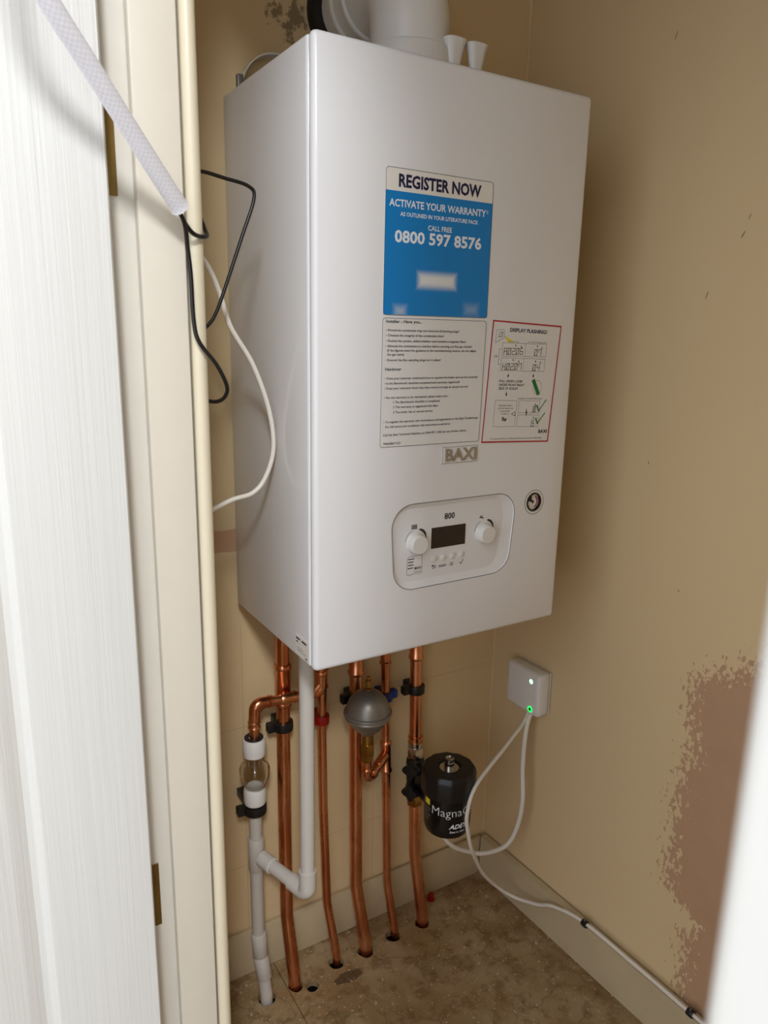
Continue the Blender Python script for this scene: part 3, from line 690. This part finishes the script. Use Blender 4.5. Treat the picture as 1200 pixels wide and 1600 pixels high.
for k in range(10): t = math.radians(60-k*14); A_.append(FRONT(GX+.0075*math.cos(t), GZ+.0075*math.sin(t), -.0027)); B_.append(FRONT(GX+.0095*math.cos(t), GZ+.0095*math.sin(t), -.0027))
obj('red_zone', MB().band(A_, B_, False), 'red_ink', ga, 0)

# ------------------------------------------------------------------ flue
FX, FY = 0.1965, 0.128
flue = thing('boiler_flue', 'white flue elbow rising from the boiler and turning into the wall', 'flue', (FX, FY, BZ1+0.0012))
path = fillet([(FX, FY, 1.40), (FX, FY, 1.532), (FX, 0.288, 1.532)], 0.062, 14)
obj('elbow', MB().tube(path, 0.050, 36), 'white_plastic', flue, 40)
obj('collar', MB().lathe([(.056, 0), (.056, .040), (.0545, .046), (.0505, .048)], (FX, FY, BZ1+.0012), n=44), 'white_plastic', flue, 40)
for yy in (.212, .243): obj('joint_ring', MB().lathe([(.050, 0), (.0535, .001), (.0545, .004), (.0535, .007), (.050, .008)], (FX, yy, 1.532), (0, 1, 0), 40), 'white_plastic', flue, 40)
obj('wall_seal', MB().lathe([(.050, 0), (.060, .001), (.064, .006), (.064, .018), (.05, .018)], (FX, .2745, 1.532), (0, 1, 0), 40), 'black_rubber', flue, 40)
for k, (cx, cy) in enumerate(((.2315, .080), (.2650, .080))):
    mb = MB().lathe([(.0070, 0), (.0070, .030), (.0085, .036), (.0100, .046), (.0132, .055), (.0120, .056), (.007, .048), (0, .046)], (cx, cy, BZ1+.0012), n=24, lobes=2, amp=.26)
    obj('sampling_cap', mb, 'white_plastic', flue, 45)
obj('sampling_plate', MB().box(.222, .276, .066, .094, BZ1+.0013, BZ1+.016, .003), 'white_plastic', flue)

# ------------------------------------------------------------------ pipes
def collar(o, r, t=0.004, axis=(0, 0, 1)): return MB().lathe([(r*0.9, -t), (r, -t*0.5), (r, t*0.5), (r*0.9, t)], o, axis, 22)
def pipe(label, pts, r, fits, group='copper pipes under the boiler'):
    """fits: (kind, z0, z1, r) sleeves and beads along the upright"""
    path = fillet(pts, 0.055, 7)
    t = thing('copper_pipe', label, 'pipe', (pts[-1][0], pts[-1][1], 0.0), group)
    obj('tube', MB().tube(path, r, 20), 'copper', t, 50)
    def at(z):
        for a0, b0 in zip(path[:-1], path[1:]):
            if (a0.z-z)*(b0.z-z) <= 0 and abs(a0.z-b0.z) > 1e-6: k = (z-a0.z)/(b0.z-a0.z); return a0.lerp(b0, k)
        return path[0]
    for (z0, z1, rr_) in fits:
        p0, p1 = at(z0), at(z1); mb = MB()
        mb.tube([p0, p0.lerp(p1, 0.04), p0.lerp(p1, .10), p0.lerp(p1, .14), p0.lerp(p1, .86), p0.lerp(p1, .90), p0.lerp(p1, .96), p1], [rr_, rr_+.0018, rr_+.0018, rr_, rr_, rr_+.0018, rr_+.0018, rr_], 20)
        obj('coupling', mb, 'copper', t, 40)
    return t, at
tA, atA = pipe('thickest-left copper pipe behind the white condensate pipe', [(.0704, .2625, .6965), (.0698, .262, .55), (.0680, .257, .3), (.0664, .2500, .122), (.0676, .2225, .012), (.0678, .2190, -.20)], .0110, [(.512, .585, .0126)])
tB, atB = pipe('thin copper pipe with a red clip, just right of the white pipe', [(.1440, .266, .6965), (.1425, .266, .5331), (.1408, .264, .46), (.1408, .258, .3), (.1445, .2510, .112), (.1530, .2295, .012), (.1545, .2262, -.20)], .0075, [(.525, .560, .0086)])
tC, atC = pipe('wide copper pipe passing behind the grey round vessel', [(.2062, .265, .6965), (.2061, .265, .5377), (.2045, .258, .33), (.2028, .2495, .125), (.2110, .2260, .012), (.2120, .2225, -.20)], .0110, [(.533, .600, .0124)])
tD, atD = pipe('thin copper pipe with a blue clip and a tee feeding the grey vessel', [(.2645, .265, .6965), (.2645, .265, .5483), (.2675, .260, .36), (.2702, .2510, .100), (.2757, .2305, .010), (.2765, .2280, -.20)], .0075, [(.540, .580, .0086), (.330, .392, .0088)])
tE, atE = pipe('rightmost copper pipe, carrying the black magnetic filter', [(.3288, .265, .6965), (.3290, .2645, .5525), (.3300, .260, .37), (.3302, .2500, .142), (.3382, .2290, .012), (.3395, .2258, -.20)], .0110, [(.535, .600, .0124), (.372, .384, .0122)])

# relief-valve discharge pipe to the tundish
Y2 = 0.2385
pv = thing('discharge_pipe', 'short bent copper pipe running from the boiler into the clear tundish', 'pipe', (.0105, Y2, .47))
path = fillet([(.1265, Y2, .6965), (.1265, Y2, .532), (.0125, Y2, .5405), (.0105, Y2, .470)], [.024, .022], 10)
obj('tube', MB().tube(path, .0075, 20), 'copper', pv, 50)
for (p0, p1) in (((.0850, Y2, .5352), (.0560, Y2, .5374)), ((.0420, Y2, .5383), (.0345, Y2, .5389)), ((.0112, Y2, .512), (.0110, Y2, .500))):
    a0, b0 = Vector(p0), Vector(p1); obj('coupling', MB().tube([a0, a0.lerp(b0, .15), a0.lerp(b0, .3), a0.lerp(b0, .7), a0.lerp(b0, .85), b0], [.0083, .0102, .0092, .0092, .0102, .0083], 20), 'copper', pv, 40)
obj('elbow', MB().tube(fillet([(.0345, Y2, .5389), (.0125, Y2, .5405), (.0112, Y2, .512)], .0145, 10), .0088, 20), 'copper', pv, 50)
obj('elbow', MB().tube(fillet([(.1265, Y2, .565), (.1265, Y2, .532), (.101, Y2, .5339)], .017, 10), .0088, 20), 'copper', pv, 50)
obj('bead', collar((.1265, Y2, .566), .0104), 'copper', pv)

# tundish
tx = .0100
td = thing('tundish', 'clear plastic tundish with white ends under the bent copper pipe', 'tundish', (tx, Y2, .352))
obj('inlet_cap', MB().lathe([(.0078, .0), (.0170, .0), (.0175, .004), (.0180, .026), (.0165, .029), (.0090, .029)], (tx, Y2, .4545), n=40, lobes=20, amp=.012), 'white_plastic', td, 30)
obj('inlet_rim', MB().lathe([(.0078, 0), (.0150, 0), (.0150, .0012), (.0078, .0012)], (tx, Y2, .4836), n=28, ring=True), 'black_rubber', td, 40)
prof = [(.0150, .4545), (.0155, .441), (.0215, .436), (.0240, .430), (.0235, .417), (.0205, .409), (.0165, .401), (.0158, .392)]
inner = [(r-.0016, z) for r, z in prof[::-1]]
obj('clear_body', MB().lathe([(r, z-.392) for r, z in prof+inner], (tx, Y2, .392), n=40, ring=True), 'clear', td, 50)
obj('spout', MB().lathe([(.0085, .4300), (.0115, .4545), (.0105, .4545), (.0075, .4300)], (tx, Y2, 0), n=28, ring=True), 'clear', td, 50)
obj('outlet_cap', MB().lathe([(.0105, 0), (.0168, .001), (.0176, .004), (.0178, .022), (.0165, .028), (.0140, .030), (.0120, .024)], (tx-.0005, Y2, .3690), n=40, lobes=20, amp=.01), 'white_plastic', td, 30)

# white waste pipes
wp = thing('waste_pipe', 'grey-white plastic waste pipe from the tundish down through the floor', 'pipe', (.015, .2204, 0))
g = [(.0092, Y2, .3685), (.0092, Y2, .20), (.0095, Y2, .110), (.0115, .2330, .066), (.0148, .2210, .010), (.0150, .2204, -.20)]
obj('tube', MB().tube(fillet(g, .03, 8), .0104, 22), 'waste_white', wp, 50)
def sleeve_fit(p0, p1, r, parent, name='socket', mat='pipe_white'):
    a0, b0 = Vector(p0), Vector(p1); return obj(name, MB().tube([a0, a0.lerp(b0, .03), a0.lerp(b0, .97), b0], [r-.0012, r, r, r-.0012], 24), mat, parent, 50)
sleeve_fit((.0092, Y2, .305), (.0092, Y2, .245), .0128, wp, 'tee', 'waste_white')
sleeve_fit((.0095, Y2-.0005, .122), (.0110, .2345, .078), .0126, wp, 'elbow', 'waste_white')
sleeve_fit((.0110, .2345, .079), (.0138, .2240, .040), .0124, wp, 'elbow', 'waste_white')
FXp, FYp = .0450, .120
cw = thing('condensate_pipe', 'bright white plastic condensate pipe dropping from the boiler front corner', 'pipe', (FXp, FYp, .255))
obj('tube', MB().tube([(FXp, FYp, .6925), (FXp, FYp, .300)], .0108, 24), 'pipe_white', cw, 50)
e0, e1 = Vector((FXp, FYp, .272)), Vector((.0092, Y2, .2745)); dr = (e1-e0).normalized()
obj('elbow', MB().tube(fillet([(FXp, FYp, .312), e0, e0+dr*.036], .013, 10), .0132, 24), 'pipe_white', cw, 50)
obj('branch', MB().tube([e0+dr*.030, e1-dr*.0145], .0106, 24), 'pipe_white', cw, 50)
sleeve_fit(e1-dr*.042, e1-dr*.0142, .0128, cw)

# pipe clips on the back wall
def clip(label, c, r, mat, yw=YB, side=-1):
    x, y, z = c
    t = thing('pipe_clip', label, 'clip', (x, yw, z-.008), 'pipe clips on the back wall')
    obj('ring', MB().lathe([(r+.0003, 0), (r+.0045, 0), (r+.0050, .002), (r+.0050, .013), (r+.0045, .015), (r+.0003, .015)], (x, y, z-.0075), n=28, ring=True), mat, t, 40)
    xs = sorted((x+side*(r+.003), x+side*(r+.016)))
    obj('latch', MB().box(xs[0], xs[1], y-.004, y+.010, z-.0075, z+.0075, .002), mat, t)
    obj('base', MB().box(x-r*0.8, x+r*0.8, y+r+.002, yw-.0002, z-.007, z+.007, .001), mat, t)
def on(at, z): p = at(z); return (p.x, p.y, z)
clip('black pipe clip on the thick copper pipe left of the white pipe', on(atA, .478), .0112, 'black_plastic')
clip('red pipe clip on the thin copper pipe', on(atB, .468), .0077, 'red_plastic')
clip('dark pipe clip half hidden behind the grey vessel', on(atC, .492), .0112, 'black_plastic')
clip('blue pipe clip on the thin copper pipe behind the grey vessel', on(atD, .4788), .0077, 'blue_plastic', side=1)
clip('black pipe clip above the black filter', on(atE, .478), .0112, 'black_plastic')
clip('black pipe clip under the clear tundish', (.0093, Y2, .3600), .0135, 'black_plastic')

# grey shock arrestor on its copper branch
ax_, ay_, az_ = .2035, .218, .488
sa = thing('shock_arrestor', 'grey metal round vessel standing on a brass nut and copper elbow', 'vessel', (ax_, ay_, .345))
obj('body', MB().lathe([(.006, .039), (.013, .0365), (.024, .0295), (.032, .019), (.0360, .008), (.0372, .001), (.0402, .000), (.0410, -.002), (.0402, -.0045), (.0370, -.0055), (.0385, -.0075), (.0385, -.010), (.0352, -.0120), (.030, -.0215), (.022, -.0315), (.0145, -.0375), (.0125, -.041)], (ax_, ay_, az_), n=48), 'vessel', sa, 40)
obj('valve_stem', MB().lathe([(.0060, 0), (.0060, .004), (.0036, .006), (.0036, .013), (.0052, .014), (.0052, .019), (.0030, .020), (.0030, .025), (0, .026)], (ax_, ay_, az_+.037), n=16), 'brass', sa, 40)
obj('nut', MB().hexnut((ax_, ay_, .4075), (0, 0, 1), .0128, .021).lathe([(.0105, 0), (.0105, .018)], (ax_, ay_, .4280), n=24), 'brass', sa, 25)
obj('nut', MB().hexnut((ax_, ay_, .396), (0, 0, 1), .0118, .012), 'brass', sa, 25)
pd = atD(.361); d0 = Vector((pd.x-.0060, pd.y-.0042, .366))
obj('elbow', MB().tube(fillet([(ax_, ay_, .397), (ax_, ay_, .354), d0], .015, 10), .0080, 20), 'copper', sa, 50)
dv = (d0-Vector((ax_, ay_, .354))).normalized(); q0 = Vector((ax_, ay_, .354))
for k in (.022, .044): obj('bead', collar(q0+dv*k, .0100, .0035, dv), 'copper', sa)
obj('bead', collar((ax_, ay_, .378), .0100, .0035), 'copper', sa)
obj('branch_socket', MB().tube([q0+dv*.044, q0+dv*(d0-q0).length], .0092, 20), 'copper', sa, 50)

# magnetic filter
mx, my = .3265, .150
mf = thing('magnetic_filter', 'black magnetic filter canister with white lettering beside the right pipe', 'filter', (mx, my, .266))
obj('canister', MB().lathe([(0, 0), (.030, 0), (.0375, .003), (.0405, .010), (.0410, .020), (.0415, .076), (.0410, .080)], (mx, my, .266), n=56), 'black_gloss', mf, 40)
obj('cap', MB().lathe([(.0430, 0), (.0468, .003), (.0475, .010), (.0470, .034), (.0455, .040), (.0425, .044), (.0210, .0445), (.0195, .041), (0, .041)], (mx, my, .340), n=96, lobes=12, amp=.014), 'black_plastic', mf, 40)
obj('recess_disc', MB().cyl((mx, my, .3811), (0, 0, 1), .0165, .0008), 'chrome', mf)
obj('bleed_valve', MB().lathe([(.0085, 0), (.0085, .010), (.0075, .011), (.0075, .017), (.0062, .018), (.0045, .016), (0, .016)], (mx, my, .3818), n=20), 'chrome', mf, 40)
view = math.atan2(-.7533-my, -.3667-mx)
def CYL(r0, a0): return lambda u, v, d: (mx+(r0+d)*math.cos(a0+u/r0), my+(r0+d)*math.sin(a0+u/r0), v)
def subdiv_text(s_, x0, z0, h, x1, mp, d, bold, slant=0): return text(MB(), s_, x0, z0, h, x1, mp, d, bold, 0, None, slant)
cyl = CYL(.0414, view)
mb = subdiv_text('MagnaClean', -.0270, .3135, .0155, .0760, cyl, .0004, -.012)
obj('product_name', mb, 'white_ink', mf, 0)
obj('maker_name', subdiv_text('ADEY', .0040, .2905, .0080, .0360, cyl, .0004, .03, .3), 'white_ink', mf, 0)
obj('slogan', subdiv_text('Best in class', .0060, .2825, .0042, .0330, cyl, .0003, .006), 'white_ink', mf, 0)
def cyl_patch(u0, u1, z0, z1, d):
    A = [cyl(u0+(u1-u0)*k/8, z0, d) for k in range(9)]; B = [cyl(u0+(u1-u0)*k/8, z1, d) for k in range(9)]; return MB().band(A, B, False)
obj('warning_label', cyl_patch(-.0460, -.0330, .325, .336, .0003), 'yellow_ink', mf, 0)
mb = MB()
for k in range(4): m2 = cyl_patch(-.0455, -.0340+.003*(k % 2), .297+.0065*k, .3005+.0065*k, .0003); mb.add(m2.v, m2.f)
obj('small_print', mb, 'grey_ink', mf, 0)
# valve set between the pipe and the canister
pe = atE(.31)
ex, ey = pe.x, pe.y
obj('valve_body', MB().lathe([(.0125, 0), (.0165, .004), (.0175, .012), (.0150, .022), (.0165, .034), (.0150, .050), (.0175, .062), (.0165, .070), (.0125, .074)], (ex, ey, .268), n=28), 'black_plastic', mf, 40)
for zz in (.326, .288): obj('valve_arm', MB().tube([(ex, ey-.010, zz), (mx, my+.038, zz)], .0125, 18), 'black_plastic', mf, 50)
obj('bridge', MB().box(ex-.013, ex+.013, my+.036, ey-.016, .284, .332, .004), 'black_plastic', mf)
for zz in (.3345, .2905):
    o_ = Vector((ex-.012, ey-.016, zz)); dx = Vector((-.80, -.55, .05)).normalized()
    kb = obj('valve_handle', MB().lathe([(.0065, 0), (.0065, .008), (.0135, .010), (.0145, .014), (.0145, .020), (.012, .023), (0, .024)], o_, dx, 40, 4, .20), 'black_plastic', mf, 40)
obj('handle_cap', MB().cyl(Vector((ex-.006, ey-.034, .2965)), Vector((-.35, -.9, .2)), .0030, .003, 14), 'red_plastic', mf)
obj('nut', MB().hexnut((ex, ey+.002, .342), (0, 0, 1), .0155, .022).lathe([(.0125, 0), (.0125, .010)], (ex, ey+.002, .364), n=22), 'chrome', mf, 25)
obj('nut', MB().hexnut((ex, ey-.001, .246), (0, 0, 1), .0155, .022), 'brass', mf, 25)

# ------------------------------------------------------------------ receiver box and cables on the right
rb = thing('receiver_box', 'small white wall box with two green lights on the side wall', 'control box', (.52, .176, .431))
bx1 = RW(.2215)-.0003
obj('housing', MB().box(.505, bx1-.0016, .1328, .2200, .4310, .5140, .008, 4), 'white_plastic', rb, 40)
obj('back_plate', MB().box(bx1-.0015, bx1, .1350, .2180, .4330, .5120), 'white_plastic', rb)
obj('status_light', MB().lathe([(.0042, 0), (.0040, .0006), (.0025, .0010), (0, .0011)], (.5050, .1530, .4966), (-1, 0, 0), 20), 'led_white', rb, 40)
obj('ring_light', MB().lathe([(.0032, 0), (.0058, 0), (.0056, .0008), (.0034, .0008)], (.5050, .1512, .4430), (-1, 0, 0), 24, ring=True), 'led_green', rb, 40)
obj('button', MB().cyl((.5050, .1512, .4430), (-1, 0, 0), .0030, .0010, 18), 'black_plastic', rb)
def cable(name, label, pts, r, mat, group=None, n=9):
    o = obj(name, MB().tube(spline(pts, n), r, 12), mat, None, 60); tag(o, label, 'cable', group); return o
cable('white_cable', 'white cable from the wall box crossing the filter and clipped to the skirting',
      [(.515, .1640, .4315), (.507, .1610, .4220), (.4900, .1540, .4130), (0.4381, 0.1355, 0.3955), (0.3526, 0.1060, 0.3655), (0.3285, 0.0979, 0.3242), (0.3351, 0.1016, 0.2826), (0.3557, 0.1119, 0.2298), (.4200, .1542, .1278), (.4700, .1640, .0680), (.4980, .1480, .0470), (.5100, .1000, .0620), (.5150, .0640, .0830), (.524, 0.000, .0957), (.530, -.11, .0955), (.533, -.2136, .0955), (.5400, -.40, .0955)], .0033, 'white_cable')
cable('white_cable', 'thicker white cable looping from the wall box to behind the black filter',
      [(.515, .1560, .4315), (.508, .1560, .4200), (.500, .1530, .3900), (.496, .1500, .3300), (.495, .1430, .2600), (.491, .1500, .2000), (.478, .1620, .1600), (.452, .1900, .1350), (.423, .2050, .1400), (.385, .2150, .1650), (.372, .2450, .2000), (.380, .2800, .2300), (.382, .2890, .26)], .0044, 'white_cable')
for (yy, lb) in ((-.0036, 'black cable clip on the skirting nearer the filter'), (-.2136, 'black cable clip on the skirting at the picture edge')):
    cx = .524 if yy > -.1 else .533
    t = thing('cable_clip', lb, 'clip', (cx, yy, .0895), 'cable clips on the skirting')
    obj('saddle', MB().lathe([(.0036, 0), (.0062, 0), (.0066, .002), (.0066, .008), (.0062, .010), (.0036, .010)], (cx, yy+.005, .0957), (0, -1, 0), 20, ring=True), 'black_plastic', t, 40)
    obj('nail', MB().cyl((cx-.001, yy, .1005), (0, 0, 1), .0022, .0050, 12), 'grey_metal', t)

# ------------------------------------------------------------------ cables on the left
sl = [(-.1645, -.0750, 1.2030), (-.1914, -.0963, 1.2300), (-.2183, -.1175, 1.2571), (-.2451, -.1388, 1.2841), (-.2720, -.1600, 1.3112), (-.2960, -.1800, 1.3400), (-.3150, -.2000, 1.3780), (-.3240, -.2150, 1.44), (-.3280, -.2250, 1.70), (-.3300, -.2300, 2.05)]
path = spline(sl, 12); nn = 24
mb = MB(); mb.tube(path, [.0086 if i < 1 else max(.0074, .0080-.00003*i) for i in range(len(path))], nn, False)
mb.tube([path[0], path[0].lerp(path[1], .2)], [.0060, .0086], nn, False); mb.tube(path[:14], [.0060]*14, nn, False)
o = obj('cable_sleeve', mb, 'sleeve', None, 60); tag(o, 'white braided cable sleeve hanging across the open door and jamb', 'sleeve')
uvl = o.data.uv_layers.new(name='UVMap'); L = 0.0; acc = [0.0]
for a0, b0 in zip(path[:-1], path[1:]): L += (b0-a0).length; acc.append(L)
for poly in o.data.polygons:
    ks = [o.data.loops[i].vertex_index for i in poly.loop_indices]
    us = [(k % nn) for k in ks]; wrap = max(us)-min(us) > nn/2
    for li, k, u in zip(poly.loop_indices, ks, us):
        row = min(k//nn, len(acc)-1) if k < nn*len(acc) else 0
        uvl.data[li].uv = ((u+(nn if wrap and u == 0 else 0))/nn*9, acc[row]/0.0045)
cable('black_cable', 'black cable leaving the sleeve, round the bead and looping beside the boiler',
      [(-.1860, -.0900, 1.2240), (-.1690, -.0770, 1.2070), (-.1600, -.0690, 1.1940), (-.1518, -.0640, 1.1857), (-.1433, -.0580, 1.1832), (-.1330, -.0500, 1.1850), (-.1290, -.0300, 1.1950), (-.1270, .0100, 1.2300), (-.1150, .0500, 1.2560), (-.0991, .0600, 1.2610), (-.0758, .0600, 1.2575), (-.0490, .0600, 1.2525), (-.0425, .0600, 1.2406), (-.0574, .0600, 1.2001), (-.0795, .0600, 1.1423), (-.0897, .0600, 1.1183), (-.0988, .0600, 1.1059), (-.1150, .0600, 1.0950), (-.1330, .0600, 1.0900)], .0020, 'black_cable', 'black cables from the sleeve')
cable('black_cable', 'black cable hanging from the sleeve down the front of the bead',
      [(-.1860, -.0925, 1.2205), (-.1690, -.0800, 1.2030), (-.1600, -.0720, 1.1904), (-.1560, -.0650, 1.1700), (-.1533, -.0620, 1.1481), (-.1514, -.0590, 1.1096), (-.1470, -.0590, 1.0900), (-.1310, -.0590, 1.0690), (-.1205, -.0560, 1.0490), (-.1190, -.0460, 1.0380), (-.1230, -.0330, 1.0320), (-.1290, -.0150, 1.0320), (-.1335, .0100, 1.0350)], .0020, 'black_cable', 'black cables from the sleeve')
cable('white_cable', 'thin white cable bulging out beside the boiler side panel',
      [(-.1330, .1000, 1.2450), (-.1120, .1000, 1.2050), (-.0853, .1000, 1.1730), (-.0715, .1000, 1.1440), (-.0590, .1000, 1.1052), (-.0324, .1000, 1.0613), (-.0130, .1000, 1.0073), (-.0079, .1000, .9596), (-.0189, .1000, .9242), (-.0362, .1000, .9054), (-.0612, .1000, .8997), (-.0817, .1000, .8922), (-.1100, .1000, .8800), (-.1330, .1000, .8720)], .0030, 'white_cable')

rc = thing('plastic_cap', 'tiny red plastic cap on the floor behind the rightmost copper pipe', 'cap', (.3860, .2680, 0))
obj('cap', MB().lathe([(.0060, 0), (.0060, .011), (.0052, .013), (0, .013)], (.3860, .2680, .0002), n=18), 'red_plastic', rc, 40)
obj('flange', MB().lathe([(.0078, 0), (.0078, .0022), (.0062, .0026)], (.3860, .2680, .0001), n=18), 'red_plastic', rc, 40)
